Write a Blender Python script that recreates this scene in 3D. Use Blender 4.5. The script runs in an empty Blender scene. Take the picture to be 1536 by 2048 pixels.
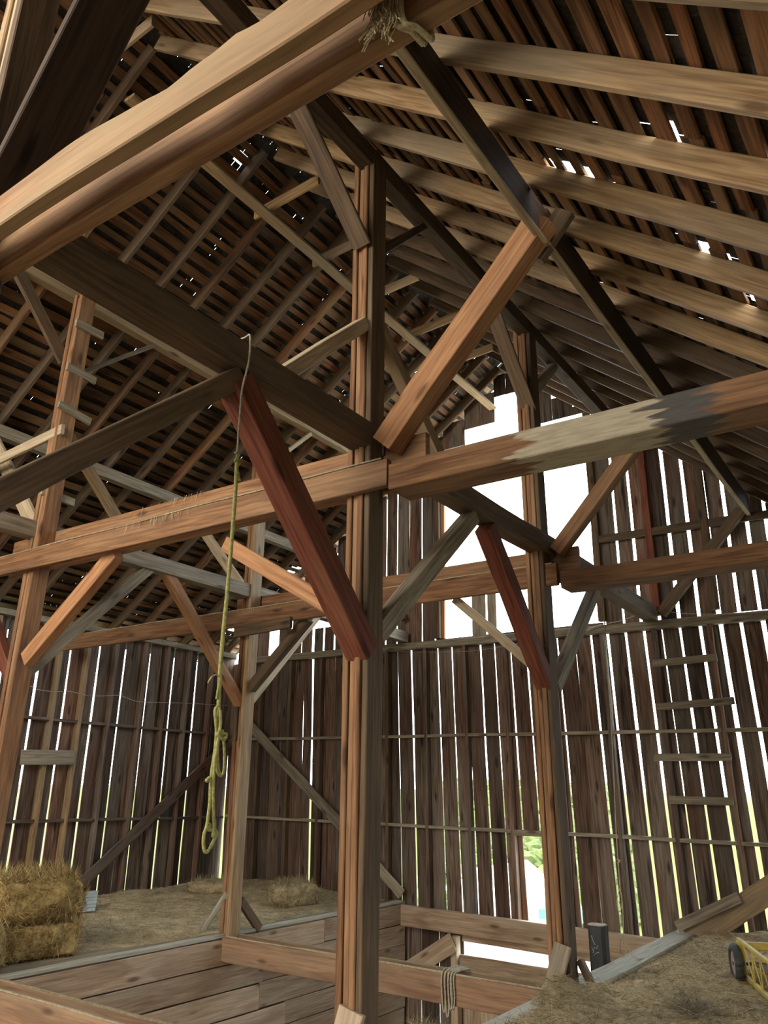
import bpy, math, random
from mathutils import Vector, Matrix, noise
random.seed(7)
V = Vector
col = bpy.context.scene.collection
EYE = V((0, 0, 1.6))
RIGHT = V((0.82403085, 0.56640284, 0.01268738))
DOWN = V((-0.17684813, 0.27843369, -0.94403359))
FWD = V((-0.5382359, 0.77566907, 0.32960524))
FPX = 1573.0

def at(px, py, ax, v):
    """the point of a known plane (x, y or z = v) seen at a pixel of the photograph"""
    d = RIGHT * (px - 768) + DOWN * (py - 1024) + FWD * FPX
    i = 'xyz'.index(ax)
    return EYE + d * ((v - EYE[i]) / d[i])

# ------------------------------------------------------------------ materials
def mat_new(name):
    m = bpy.data.materials.new(name); m.use_nodes = True
    nt = m.node_tree; b = nt.nodes['Principled BSDF']
    return m, nt, nt.nodes, nt.links, b

def wood(name, dark, light, stain=(0.03, 0.02, 0.015), stain_amt=0.35, grey=None, grey_amt=0.0, rough=0.75, var=0.5, fine=1.0, streak=0.0, alt=None):
    m, nt, N, L, b = mat_new(name)
    at_ = N.new('ShaderNodeAttribute'); at_.attribute_name = 'gc'
    rn = N.new('ShaderNodeAttribute'); rn.attribute_name = 'rnd'
    def nz(sc, detail, scale=1.0, dist=0.0):
        mp = N.new('ShaderNodeMapping'); mp.inputs['Scale'].default_value = sc
        L.new(at_.outputs['Vector'], mp.inputs['Vector'])
        n = N.new('ShaderNodeTexNoise'); n.inputs['Scale'].default_value = scale
        n.inputs['Detail'].default_value = detail; n.inputs['Distortion'].default_value = dist
        L.new(mp.outputs[0], n.inputs['Vector']); return n
    g = nz((2.2 * fine, 44 * fine, 44 * fine), 9, dist=0.7)
    r = N.new('ShaderNodeValToRGB'); L.new(g.outputs['Fac'], r.inputs['Fac'])
    r.color_ramp.elements[0].position = 0.32; r.color_ramp.elements[0].color = (*dark, 1)
    r.color_ramp.elements[1].position = 0.68; r.color_ramp.elements[1].color = (*light, 1)
    cur = r.outputs['Color']
    def mixin(fac_node, lo, hi, colour, amt, src):
        rr = N.new('ShaderNodeMapRange'); rr.inputs[1].default_value = lo; rr.inputs[2].default_value = hi
        rr.inputs[4].default_value = amt
        L.new(fac_node, rr.inputs[0])
        mx = N.new('ShaderNodeMixRGB'); L.new(rr.outputs[0], mx.inputs[0]); L.new(src, mx.inputs[1])
        mx.inputs[2].default_value = (*colour, 1); return mx.outputs[0]
    if grey:
        cur = mixin(nz((0.5, 2.4, 2.4), 4, dist=0.5).outputs['Fac'], 0.42, 0.62, grey, grey_amt, cur)
    if streak > 0:
        cur = mixin(nz((0.55, 13, 13), 3, dist=1.0).outputs['Fac'], 0.55, 0.72, (0.018, 0.012, 0.01), streak, cur)
    cur = mixin(nz((0.9, 5, 5), 5, dist=0.8).outputs['Fac'], 0.5, 0.74, stain, stain_amt, cur)
    # knots
    mp = N.new('ShaderNodeMapping'); mp.inputs['Scale'].default_value = (1.6, 5.5, 5.5); L.new(at_.outputs['Vector'], mp.inputs[0])
    vo = N.new('ShaderNodeTexVoronoi'); vo.inputs['Scale'].default_value = 1.0; L.new(mp.outputs[0], vo.inputs['Vector'])
    kr = N.new('ShaderNodeMapRange'); kr.inputs[1].default_value = 0.17; kr.inputs[2].default_value = 0.07; kr.inputs[4].default_value = 0.75
    L.new(vo.outputs['Distance'], kr.inputs[0])
    mx = N.new('ShaderNodeMixRGB'); L.new(kr.outputs[0], mx.inputs[0]); L.new(cur, mx.inputs[1]); mx.inputs[2].default_value = (dark[0]*0.3, dark[1]*0.25, dark[2]*0.25, 1)
    cur = mx.outputs[0]
    if alt:
        fr = N.new('ShaderNodeMath'); fr.operation = 'MULTIPLY'; fr.inputs[1].default_value = 7.3; L.new(rn.outputs['Fac'], fr.inputs[0])
        f2 = N.new('ShaderNodeMath'); f2.operation = 'FRACT'; L.new(fr.outputs[0], f2.inputs[0])
        for lo_, hi_, c_ in ((.0, 1.0, alt[0]), (1.0, .0, alt[1])):
            q = N.new('ShaderNodeMapRange'); q.inputs[1].default_value = .5; q.inputs[2].default_value = .5 + (.45 if hi_ > lo_ else -.45); L.new(f2.outputs[0], q.inputs[0])
            mm = N.new('ShaderNodeMixRGB'); mm.blend_type = 'MULTIPLY'; L.new(q.outputs[0], mm.inputs[0]); L.new(cur, mm.inputs[1]); mm.inputs[2].default_value = (*c_, 1); cur = mm.outputs[0]
    hs = N.new('ShaderNodeHueSaturation')
    ma = N.new('ShaderNodeMath'); ma.operation = 'MULTIPLY_ADD'; ma.inputs[1].default_value = var; ma.inputs[2].default_value = 1 - var / 2
    L.new(rn.outputs['Fac'], ma.inputs[0]); L.new(ma.outputs[0], hs.inputs['Value']); L.new(cur, hs.inputs['Color'])
    L.new(hs.outputs[0], b.inputs['Base Color'])
    b.inputs['Roughness'].default_value = rough; b.inputs['Specular IOR Level'].default_value = 0.25
    bp = N.new('ShaderNodeBump'); bp.inputs['Strength'].default_value = 0.35; bp.inputs['Distance'].default_value = 0.01
    L.new(g.outputs['Fac'], bp.inputs['Height']); L.new(bp.outputs[0], b.inputs['Normal'])
    return m

def plain(name, c, rough=0.6, metal=0.0, nscale=12, c2=None, bump=0.1):
    m, nt, N, L, b = mat_new(name)
    tc = N.new('ShaderNodeTexCoord'); n = N.new('ShaderNodeTexNoise'); n.inputs['Scale'].default_value = nscale; n.inputs['Detail'].default_value = 5
    L.new(tc.outputs['Object'], n.inputs['Vector'])
    r = N.new('ShaderNodeValToRGB'); r.color_ramp.elements[0].position = 0.35; r.color_ramp.elements[1].position = 0.65
    r.color_ramp.elements[0].color = (*(c2 or [v * 0.6 for v in c]), 1); r.color_ramp.elements[1].color = (*c, 1)
    L.new(n.outputs['Fac'], r.inputs[0]); L.new(r.outputs[0], b.inputs['Base Color'])
    b.inputs['Roughness'].default_value = rough; b.inputs['Metallic'].default_value = metal
    if bump:
        bp = N.new('ShaderNodeBump'); bp.inputs['Strength'].default_value = bump; bp.inputs['Distance'].default_value = 0.02
        L.new(n.outputs['Fac'], bp.inputs['Height']); L.new(bp.outputs[0], b.inputs['Normal'])
    return m

def hay_mat(name, c1, c2, c3):
    m, nt, N, L, b = mat_new(name)
    rn = N.new('ShaderNodeAttribute'); rn.attribute_name = 'rnd'
    tc = N.new('ShaderNodeTexCoord'); n = N.new('ShaderNodeTexNoise'); n.inputs['Scale'].default_value = 35; n.inputs['Detail'].default_value = 8; n.inputs['Roughness'].default_value = 0.75
    L.new(tc.outputs['Object'], n.inputs['Vector'])
    ad = N.new('ShaderNodeMath'); ad.operation = 'MULTIPLY_ADD'; ad.inputs[1].default_value = 0.5; L.new(rn.outputs['Fac'], ad.inputs[0]); L.new(n.outputs['Fac'], ad.inputs[2])
    sb = N.new('ShaderNodeMath'); sb.operation = 'SUBTRACT'; sb.inputs[1].default_value = 0.25; L.new(ad.outputs[0], sb.inputs[0])
    r = N.new('ShaderNodeValToRGB'); e = r.color_ramp.elements; e[0].position = 0.30; e[0].color = (*c1, 1); e[1].position = 0.72; e[1].color = (*c3, 1)
    k = e.new(0.5); k.color = (*c2, 1)
    L.new(sb.outputs[0], r.inputs[0])
    n2 = N.new('ShaderNodeTexNoise'); n2.inputs['Scale'].default_value = 1.6; n2.inputs['Detail'].default_value = 5; L.new(tc.outputs['Object'], n2.inputs['Vector'])
    mr = N.new('ShaderNodeMapRange'); mr.inputs[1].default_value = 0.35; mr.inputs[2].default_value = 0.65; mr.inputs[3].default_value = 0.72; mr.inputs[4].default_value = 1.12
    L.new(n2.outputs['Fac'], mr.inputs[0])
    hs = N.new('ShaderNodeHueSaturation'); L.new(mr.outputs[0], hs.inputs['Value']); L.new(r.outputs[0], hs.inputs['Color'])
    L.new(hs.outputs[0], b.inputs['Base Color']); b.inputs['Roughness'].default_value = 0.9; b.inputs['Specular IOR Level'].default_value = 0.15
    bp = N.new('ShaderNodeBump'); bp.inputs['Strength'].default_value = 0.9; bp.inputs['Distance'].default_value = 0.02
    L.new(n.outputs['Fac'], bp.inputs['Height']); L.new(bp.outputs[0], b.inputs['Normal'])
    return m

M = dict(
    red=wood('red_brown_timber', (0.115, 0.052, 0.025), (0.30, 0.157, 0.076), stain=(0.07, 0.03, 0.02), stain_amt=0.7, grey=(0.34, 0.22, 0.13), grey_amt=0.4, var=0.3),
    redpaint=wood('dark_red_timber', (0.085, 0.022, 0.013), (0.19, 0.062, 0.036), stain=(0.25, 0.13, 0.07), stain_amt=0.3, var=0.25),
    tan=wood('tan_timber', (0.20, 0.118, 0.055), (0.42, 0.285, 0.155), stain=(0.09, 0.055, 0.03), stain_amt=0.5, grey=(0.25, 0.21, 0.155), grey_amt=0.6, var=0.5),
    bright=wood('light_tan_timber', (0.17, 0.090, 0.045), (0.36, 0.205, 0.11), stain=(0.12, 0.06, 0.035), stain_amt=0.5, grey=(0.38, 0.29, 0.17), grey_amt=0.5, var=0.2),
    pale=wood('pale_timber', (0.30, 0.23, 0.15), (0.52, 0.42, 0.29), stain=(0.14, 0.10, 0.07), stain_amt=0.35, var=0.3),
    orange=wood('orange_timber', (0.24, 0.11, 0.05), (0.42, 0.225, 0.115), stain_amt=0.2, var=0.3),
    cross=wood('dusty_brown_timber', (0.17, 0.10, 0.06), (0.33, 0.20, 0.125), stain=(0.08, 0.04, 0.025), stain_amt=0.6, grey=(0.30, 0.23, 0.16), grey_amt=0.4, var=0.3),
    dust_lit=hay_mat('straw_dust_lit_edge', (0.30, 0.25, 0.16), (0.50, 0.43, 0.30), (0.66, 0.58, 0.42)),
    grey=wood('grey_timber', (0.15, 0.125, 0.09), (0.34, 0.29, 0.22), stain=(0.05, 0.04, 0.03), stain_amt=0.4, var=0.4),
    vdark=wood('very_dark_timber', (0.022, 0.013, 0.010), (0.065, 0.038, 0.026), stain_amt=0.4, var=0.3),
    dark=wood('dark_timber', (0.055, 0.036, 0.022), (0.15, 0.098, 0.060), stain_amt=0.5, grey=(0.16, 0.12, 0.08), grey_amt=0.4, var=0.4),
    siding=wood('barn_siding', (0.035, 0.024, 0.018), (0.185, 0.135, 0.10), stain=(0.11, 0.042, 0.025), stain_amt=0.75, grey=(0.20, 0.175, 0.15), grey_amt=0.4, var=0.9, streak=0.95, alt=((1.1, .90, .82), (.92, .98, 1.0))),
    lath=wood('roof_lath', (0.09, 0.042, 0.02), (0.27, 0.13, 0.065), stain=(0.02, 0.014, 0.01), stain_amt=0.9, grey=(0.24, 0.17, 0.10), grey_amt=0.5, var=0.9, alt=((1.0, .90, .80), (.92, 1.0, 1.0))),
    shingle=wood('old_shingle', (0.012, 0.010, 0.008), (0.045, 0.034, 0.026), stain_amt=0.3, var=0.8),
    board=wood('pit_board', (0.26, 0.18, 0.12), (0.46, 0.35, 0.25), stain=(0.13, 0.06, 0.035), stain_amt=0.6, grey=(0.42, 0.36, 0.28), grey_amt=0.5, var=0.35),
    floor=wood('loft_floor', (0.16, 0.125, 0.085), (0.30, 0.25, 0.17), stain=(0.30, 0.23, 0.12), stain_amt=0.6, var=0.3),
    edge=wood('pale_edge_plank', (0.27, 0.26, 0.21), (0.42, 0.41, 0.34), stain_amt=0.1, var=0.2),
    rope=plain('sisal_rope', (0.55, 0.47, 0.30), 0.9, nscale=60, bump=0.4),
    yrope=plain('yellow_green_rope', (0.42, 0.40, 0.14), 0.8, nscale=60, bump=0.4),
    wrope=plain('grey_rope', (0.42, 0.38, 0.30), 0.9, nscale=60, bump=0.4),
    wire=plain('dull_wire', (0.42, 0.36, 0.31), 0.6, metal=0.3, nscale=30),
    yellow=plain('worn_yellow_paint', (0.55, 0.42, 0.06), 0.5, nscale=9, c2=(0.36, 0.27, 0.07)),
    rust=plain('rusty_steel', (0.16, 0.10, 0.07), 0.8, nscale=20, c2=(0.07, 0.05, 0.04)),
    rubber=plain('rubber', (0.05, 0.055, 0.055), 0.7, nscale=20),
    rim=plain('faded_rim', (0.42, 0.30, 0.26), 0.6, nscale=20, c2=(0.28, 0.2, 0.18)),
    black=plain('black_tarred_post', (0.022, 0.026, 0.030), 0.6, nscale=20),
    chalk=plain('chalk', (0.45, 0.5, 0.5), 0.9, nscale=80, bump=0),
    tin=plain('corrugated_tin', (0.48, 0.55, 0.56), 0.42, metal=0.5, nscale=6, c2=(0.36, 0.42, 0.43)),
    cut=plain('cut_end_grain', (0.45, 0.38, 0.30), 0.8, nscale=40),
    soil=plain('barn_soil', (0.16, 0.12, 0.08), 0.95, nscale=2),
    gravel=plain('pale_gravel_yard', (0.62, 0.60, 0.54), 0.95, nscale=3, c2=(0.50, 0.48, 0.42)),
    dirt=plain('sandy_dirt_yard', (0.26, 0.20, 0.14), 0.95, nscale=1, c2=(0.18, 0.14, 0.10)),
    grass=plain('sunny_meadow', (0.10, 0.115, 0.022), 0.95, nscale=0.5, c2=(0.065, 0.095, 0.02), bump=0.3),
    bush=plain('hillside_scrub', (0.085, 0.115, 0.035), 0.95, nscale=3, c2=(0.05, 0.08, 0.022), bump=1.0),
    house=plain('white_shed_wall', (0.80, 0.80, 0.78), 0.8, nscale=2, c2=(0.75, 0.75, 0.73)),
    teal=plain('teal_shed_roof', (0.10, 0.38, 0.34), 0.6, nscale=2),
)

M['hay'] = hay_mat('loose_hay', (0.22, 0.175, 0.10), (0.46, 0.37, 0.225), (0.68, 0.57, 0.37))
M['bale'] = hay_mat('golden_hay', (0.20, 0.13, 0.05), (0.48, 0.34, 0.14), (0.72, 0.56, 0.28))

def patched(m, x0, x1, colour, name):
    """a copy of a timber material with one weathered stretch of the beam, ragged at both ends"""
    m2 = m.copy(); m2.name = name; N = m2.node_tree.nodes; L = m2.node_tree.links; b = N['Principled BSDF']
    src = b.inputs['Base Color'].links[0].from_socket
    g = N.new('ShaderNodeNewGeometry'); sx = N.new('ShaderNodeSeparateXYZ'); L.new(g.outputs['Position'], sx.inputs[0])
    mp = N.new('ShaderNodeMapping'); mp.inputs['Scale'].default_value = (2, 12, 18); L.new(g.outputs['Position'], mp.inputs[0])
    n = N.new('ShaderNodeTexNoise'); n.inputs['Scale'].default_value = 1.0; n.inputs['Detail'].default_value = 4; L.new(mp.outputs[0], n.inputs[0])
    a = N.new('ShaderNodeMath'); a.operation = 'MULTIPLY_ADD'; a.inputs[1].default_value = 0.7; L.new(n.outputs['Fac'], a.inputs[0]); L.new(sx.outputs['X'], a.inputs[2])
    r0 = N.new('ShaderNodeMapRange'); r0.inputs[1].default_value = x0 + .33; r0.inputs[2].default_value = x0 + .38; L.new(a.outputs[0], r0.inputs[0])
    r1 = N.new('ShaderNodeMapRange'); r1.inputs[1].default_value = x1 + .38; r1.inputs[2].default_value = x1 + .33; L.new(a.outputs[0], r1.inputs[0])
    mu = N.new('ShaderNodeMath'); mu.operation = 'MULTIPLY'; L.new(r0.outputs[0], mu.inputs[0]); L.new(r1.outputs[0], mu.inputs[1])
    n2 = N.new('ShaderNodeTexNoise'); n2.inputs['Scale'].default_value = 3; n2.inputs['Detail'].default_value = 6; L.new(mp.outputs[0], n2.inputs[0])
    cr = N.new('ShaderNodeValToRGB'); cr.color_ramp.elements[0].position = .3; cr.color_ramp.elements[0].color = (colour[0] * .7, colour[1] * .7, colour[2] * .68, 1); cr.color_ramp.elements[1].position = .6; cr.color_ramp.elements[1].color = (*colour, 1); L.new(n2.outputs['Fac'], cr.inputs[0])
    mx = N.new('ShaderNodeMixRGB'); L.new(mu.outputs[0], mx.inputs[0]); L.new(src, mx.inputs[1]); L.new(cr.outputs[0], mx.inputs[2]); L.new(mx.outputs[0], b.inputs['Base Color'])
    return m2
M['redpatch'] = patched(M['red'], -1.80, -.98, (0.42, 0.37, 0.28), 'red_timber_grey_patch')
M['redpatch'] = patched(M['redpatch'], -.98, -.74, (0.09, 0.085, 0.085), 'red_timber_grey_patch_end')
# ------------------------------------------------------------------ mesh builder
class MB:
    def __init__(s): s.v = []; s.f = []; s.g = []; s.r = []
    def bar(s, p0, p1, w, h, up=(0, 0, 1), ch=0.006, wob=0.004, seg=None, rnd=None, top=None):
        """chamfered timber from p0 to p1; w across, h along 'up'; top(t) adds a natural (waney) edge"""
        p0 = V(p0); p1 = V(p1); d = p1 - p0; Ln = d.length; d = d / Ln; up = V(up)
        side = d.cross(up)
        if side.length < 1e-4: side = d.cross(V((0, 1, 0)))
        side.normalize(); u = side.cross(d).normalized()
        seg = seg or max(1, int(Ln / 0.45)); a, b = w / 2, h / 2; c = min(ch, a * 0.4, b * 0.4)
        off = V((random.uniform(0, 90), random.uniform(0, 90), random.uniform(0, 90)))
        rnd = random.random() if rnd is None else rnd
        base = len(s.v); sd = random.uniform(0, 1000)
        for i in range(seg + 1):
            t = i / seg; q = p0 + d * (Ln * t)
            k = Ln * t
            dx = wob * 2 * noise.noise(V((k * 0.9, sd, 0))); dz = wob * 2 * noise.noise(V((k * 0.9, sd, 9)))
            db = wob * noise.noise(V((k * 1.7, sd, 20)))
            tb = b + db + (top(t) if top else 0)
            for (x, z) in ((-a + c, -b), (a - c, -b), (a, -b + c), (a, tb - c), (a - c, tb), (-a + c, tb), (-a, tb - c), (-a, -b + c)):
                s.v.append(q + side * (x + dx) + u * (z + dz)); s.g.append(V((k, x, z)) + off); s.r.append(rnd)
        for i in range(seg):
            for j in range(8):
                A = base + i * 8 + j; B = base + i * 8 + (j + 1) % 8
                s.f.append((A, B, B + 8, A + 8))
        s.f.append(tuple(base + j for j in range(7, -1, -1))); s.f.append(tuple(base + seg * 8 + j for j in range(8)))
        return s
    def tube(s, pts, r, n=6, rnd=0.5, closed=False):
        pts = [V(p) for p in pts]; base = len(s.v); m = len(pts); k = 0
        for i, p in enumerate(pts):
            d = (pts[min(i + 1, m - 1)] - pts[max(i - 1, 0)]); d = d.normalized() if d.length > 1e-6 else V((0, 0, 1))
            ref = V((1, 0.3, 0)) if abs(d.z) > 0.7 else V((0, 0, 1))
            a = d.cross(ref).normalized(); b = a.cross(d)
            rr = r[i] if isinstance(r, (list, tuple)) else r
            if i: k += (p - pts[i - 1]).length
            for j in range(n):
                t = 2 * math.pi * j / n
                s.v.append(p + (a * math.cos(t) + b * math.sin(t)) * rr); s.g.append(V((k, j / n, 0))); s.r.append(rnd)
        for i in range(m - 1):
            for j in range(n):
                A = base + i * n + j; B = base + i * n + (j + 1) % n
                s.f.append((A, A + n, B + n, B))
        s.f.append(tuple(base + j for j in range(n))); s.f.append(tuple(base + (m - 1) * n + j for j in range(n - 1, -1, -1)))
        return s
    def quad(s, pts, rnd=0.5):
        b = len(s.v)
        for p in pts: s.v.append(V(p)); s.g.append(V(p)); s.r.append(rnd)
        s.f.append(tuple(range(b, b + len(pts)))); return s
    def straw(s, p, d, ln, w, rnd, sag=0.0):
        d = V(d).normalized(); side = d.cross(V((random.uniform(-1, 1), random.uniform(-1, 1), random.uniform(-1, 1))))
        if side.length < 1e-3: side = d.cross(V((0, 0, 1)))
        side = side.normalized() * w; p = V(p); m = p + d * ln * 0.5 + V((0, 0, sag * ln)); e = p + d * ln - V((0, 0, sag * ln * 0.5))
        b = len(s.v); n = side.cross(d).normalized() * w
        for q in (p - side, p + side, m - side + n, m + side + n, e): s.v.append(q); s.g.append(q); s.r.append(rnd)
        s.f += [(b, b + 1, b + 3, b + 2), (b + 2, b + 3, b + 4)]
        return s
    def build(s, name, m, parent=None, smooth=False, origin=None):
        o0 = V(origin) if origin is not None else V(((min(v.x for v in s.v) + max(v.x for v in s.v)) / 2, (min(v.y for v in s.v) + max(v.y for v in s.v)) / 2, min(v.z for v in s.v)))
        me = bpy.data.meshes.new(name); me.from_pydata([v - o0 for v in s.v], [], s.f)
        a = me.attributes.new('gc', 'FLOAT_VECTOR', 'POINT'); a.data.foreach_set('vector', [c for g in s.g for c in g])
        a = me.attributes.new('rnd', 'FLOAT', 'POINT'); a.data.foreach_set('value', s.r)
        me.materials.append(m)
        if smooth: me.polygons.foreach_set('use_smooth', [True] * len(me.polygons))
        me.update()
        o = bpy.data.objects.new(name, me); col.objects.link(o); o.location = o0
        if parent is not None:
            o.parent = parent; o.location = o0 - parent.location
        return o

def tag(o, label=None, cat=None, group=None, kind=None):
    if label: o['label'] = label
    if cat: o['category'] = cat
    if group: o['group'] = group
    if kind: o['kind'] = kind
    return o
def empty(name, loc):
    o = bpy.data.objects.new(name, None); col.objects.link(o); o.location = loc; o.empty_display_size = 0.1; return o
def struct(name, loc=(0, 0, 0)):
    o = empty(name, loc); o['kind'] = 'structure'; return o
def beam(name, label, cat, p0, p1, w, h, m, group=None, up=(0, 0, 1), **k):
    o = MB().bar(p0, p1, w, h, up, **k).build(name, M[m]); return tag(o, label, cat, group)

# ------------------------------------------------------------------ dimensions
XL, XR, XM = -7.05, -3.03, -5.09          # the two post rows and the ridge
WL, WR, YE, YN = -10.95, 1.0, 10.85, -1.9  # walls
B0, BA, BB = 1.30, 4.15, 7.20              # bents
zl = lambda x: 4.00 + 0.72 * (x + 10.95)   # underside of the rafters, left slope
zr = lambda x: 6.50 - 0.835 * (x + 3.03)   # right slope
RIDGE_Z = 8.22

# ------------------------------------------------------------------ roof: rafters
raft_l = [3.89 - 0.525 * 3 + 0.525 * k for k in range(17)]
raft_r = [2.25 + 0.56 * k for k in range(16)]
ordn = ['first', 'second', 'third', 'fourth', 'fifth', 'sixth', 'seventh', 'eighth', 'ninth', 'tenth', 'eleventh', 'twelfth', 'thirteenth', 'fourteenth', 'fifteenth', 'sixteenth', 'seventeenth', 'eighteenth']
nl = V((-0.72, 0, 1)).normalized(); nr = V((0.835, 0, 1)).normalized()
RH = 0.15
def rafter(side, y, label, m):
    if side == 'l':
        a = V((WL - 0.25, y, zl(WL - 0.25))) + nl * RH / 2; b = V((XM + 0.02, y, RIDGE_Z + 0.0)) + nl * RH / 2; up = nl
        g = 'rafters of the left roof slope'
    else:
        a = V((WR + 0.2, y, zr(WR + 0.2))) + nr * RH / 2; b = V((XM + 0.03, y, RIDGE_Z + 0.0)) + nr * RH / 2; up = nr
        g = 'rafters of the right roof slope'
    o = MB().bar(a, b, 0.052, RH, up, wob=0.006, ch=0.008).build('rafter', M[m]); tag(o, label, 'rafter', g)
NL, NR = len(raft_l), len(raft_r)
for i, y in enumerate(raft_l):
    k = NL - 1 - i
    rafter('l', y, f'brown rafter of the left roof slope, {ordn[k]} from the far gable wall', 'dark' if i % 3 else 'lath')
for i, y in enumerate(raft_r):
    k = NR - 1 - i
    tone = 'tan weathered' if i < 7 else 'shade-coloured brown'
    rafter('r', y, f'{tone} rafter of the right roof slope, {ordn[k]} from the far gable wall', 'tan' if i < 7 else 'dark')  # far rafters take the darker timber, painting in the shade there

# ------------------------------------------------------------------ roof: lath and shingles
holes_r = [(-.75, 3.43, .10), (-1.55, 3.92, .07), (-1.42, 3.93, .08), (-1.55, 4.06, .06), (-1.33, 4.0, .05), (-1.16, 4.07, .04), (-.76, 4.51, .09),
           (-.9, 4.46, .035), (-.37, 3.42, .055), (-1.15, 3.41, .03), (-.24, 3.37, .045), (-.63, 4.93, .03), (-.87, 3.45, .02)]
holes_l = [(-5.3, 3.25, .05), (-5.25, 4.83, .03), (-5.3, 5.88, .05), (-6.26, 3.61, .05), (-6.03, 5.29, .03), (-6.5, 5.25, .04), (-5.3, 7.85, .04), (-7.72, 5.88, .02),
           (-9.13, 10.7, .07), (-9.3, 10.62, .06), (-9.45, 10.5, .08), (-10.67, 10.5, .09), (-10.8, 10.3, .06), (-10.5, 10.75, .09), (-10.65, 10.75, .12), (-9.9, 10.75, .1)]
for k in range(9):
    holes_l.append((random.uniform(-10.6, -5.8), random.uniform(3.5, 10.4), random.uniform(.008, .014)))
for k in range(8):
    holes_r.append((random.uniform(-2.6, -.2), random.uniform(2.6, 9.0), random.uniform(.012, .02)))
ceiling = struct('ceiling', (XM, 3, RIDGE_Z))
def slope(sgn, holes):
    if sgn < 0: org = V((XM, 0, RIDGE_Z)); d = V((-1, 0, -0.72)); n = nl; Ls = (XM - WL + 0.3) * d.length
    else: org = V((XM, 0, RIDGE_Z)); d = V((1, 0, -0.835)); n = nr; Ls = (WR - XM + 0.3) * d.length
    dl = d.length; d = d.normalized()
    lath = MB(); s = 0.03; y0, y1 = YN, YE + 0.25
    while s < Ls:
        wd = random.choice((0.075, 0.085, 0.10, 0.115)); gap = random.uniform(0.045, 0.075) + (.012 if sgn > 0 else 0)
        y = y0
        while y < y1:
            ln = random.choice((2.6, 3.15, 3.7)); e = min(y1, y + ln)
            c = org + d * (s + wd / 2 + random.uniform(-.006, .006)) + n * (RH + 0.014)
            lath.bar((c.x, y, c.z), (c.x, e - 0.005, c.z), wd, 0.02, n, ch=0.003, wob=0.012, seg=max(2, int(ln / 0.3)))
            y = e
        s += wd + gap
    lath.build('sheathing', M['lath'], ceiling)
    sh = MB(); row = 0; s = -0.24
    while s < Ls:
        y = y0 + random.uniform(0, .1)
        while y < y1:
            w = random.uniform(0.09, 0.2); cx = org.x + d.x * (s + .12)
            if not any(math.hypot((cx - hx) * dl, y + w / 2 - hy) < hr + 0.055 for hx, hy, hr in holes if hr > .025) and not any(abs(cx - hx) * dl < .07 and abs(y + w / 2 - hy) < w / 2 + .004 and row % 2 == 0 for hx, hy, hr in holes if hr <= .025):
                A = org + d * s + n * (RH + 0.032 + random.uniform(0, .003)); Bq = org + d * (s + 0.27) + n * (RH + 0.046 + random.uniform(0, .004))
                r = random.random()
                sh.quad([(A.x, y, A.z), (A.x, y + w - .003, A.z), (Bq.x, y + w - .003, Bq.z), (Bq.x, y, Bq.z)], r)
            y += w
        s += 0.13; row += 1
    sh.build('shingles', M['shingle'], ceiling)
slope(-1, holes_l); slope(1, holes_r)

# ------------------------------------------------------------------ walls
def vboards(mb, edges, axis, pos, z0, ztop, lean=0.0, th=0.018, cuts=()):
    """vertical boards between successive edges; ztop(x) is the top; cuts remove x/z rectangles"""
    for a, b in edges:
        c = (a + b) / 2; spans = [(z0, None)]
        zt = ztop(c)
        segs = [(z0, zt)]
        for (xa, xb, za, zb) in cuts:
            if xa <= c <= xb:
                ns = []
                for s0, s1 in segs:
                    if za > s0: ns.append((s0, min(s1, za)))
                    if zb < s1: ns.append((max(s0, zb), s1))
                segs = [q for q in ns if q[1] - q[0] > 0.03]
        r = random.random(); j = random.uniform(-.006, .006)
        for s0, s1 in segs:
            if axis == 'x':
                f = lambda z: V((c - lean * (z - 1.95), pos + j, z))
                mb.bar(f(s0), f(s1), b - a, th, (0, 1, 0), ch=0.002, wob=0.004, seg=max(2, int((s1 - s0) / .4)), rnd=r)
            else:
                mb.bar((pos + j, c, s0), (pos + j, c, s1), b - a, th, (1, 0, 0), ch=0.002, wob=0.004, seg=max(2, int((s1 - s0) / .4)), rnd=r)

wall_far = struct('wall_far', (XM, YE, 0))
# (position of each gap, its width) at about eye level, lower storey
gaps = [(-10.66, .012), (-10.42, .006), (-10.18, .010), (-9.95, .006), (-9.71, .012), (-9.47, .006), (-9.21, .012), (-9.01, .045), (-8.74, .010), (-8.50, .008), (-8.24, .036), (-7.98, .006), (-7.72, .008), (-7.44, .022), (-7.2, .016), (-6.93, .036), (-6.69, .009), (-6.43, .024), (-6.17, .024), (-5.91, .030), (-5.66, .028), (-5.42, .024), (-5.15, .026), (-4.89, .03), (-4.64, .02), (-4.39, .030), (-4.12, .008), (-3.88, .030), (-3.64, .034), (-3.38, .040), (-3.12, .036), (-2.88, .016), (-2.64, .030), (-2.38, .040), (-2.12, .055), (-1.87, .045), (-1.61, .05), (-1.35, .04), (-1.1, .04), (-.85, .03), (-.6, .04), (-.35, .03), (-.1, .04), (.15, .04), (.4, .04), (.65, .04)]
def edges_from(gs, x0, x1):
    out = []; a = x0
    for g, w in gs:
        out.append((a, g - w / 2)); a = g + w / 2
    out.append((a, x1)); return out
gaps = [(g, (w * (.98 if g > -4.2 else .82) if w > .013 else w * .4)) for g, w in gaps]
low = edges_from(gaps, WL - .05, WR)
ztl = lambda x: min(3.78, (zl(x) if x < XM else zr(x)) - 0.02)
mb = MB(); vboards(mb, low, 'x', YE + .06, -0.35, ztl, lean=0.03, cuts=[(-5.22, -4.55, -0.2, 1.0)])
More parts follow.
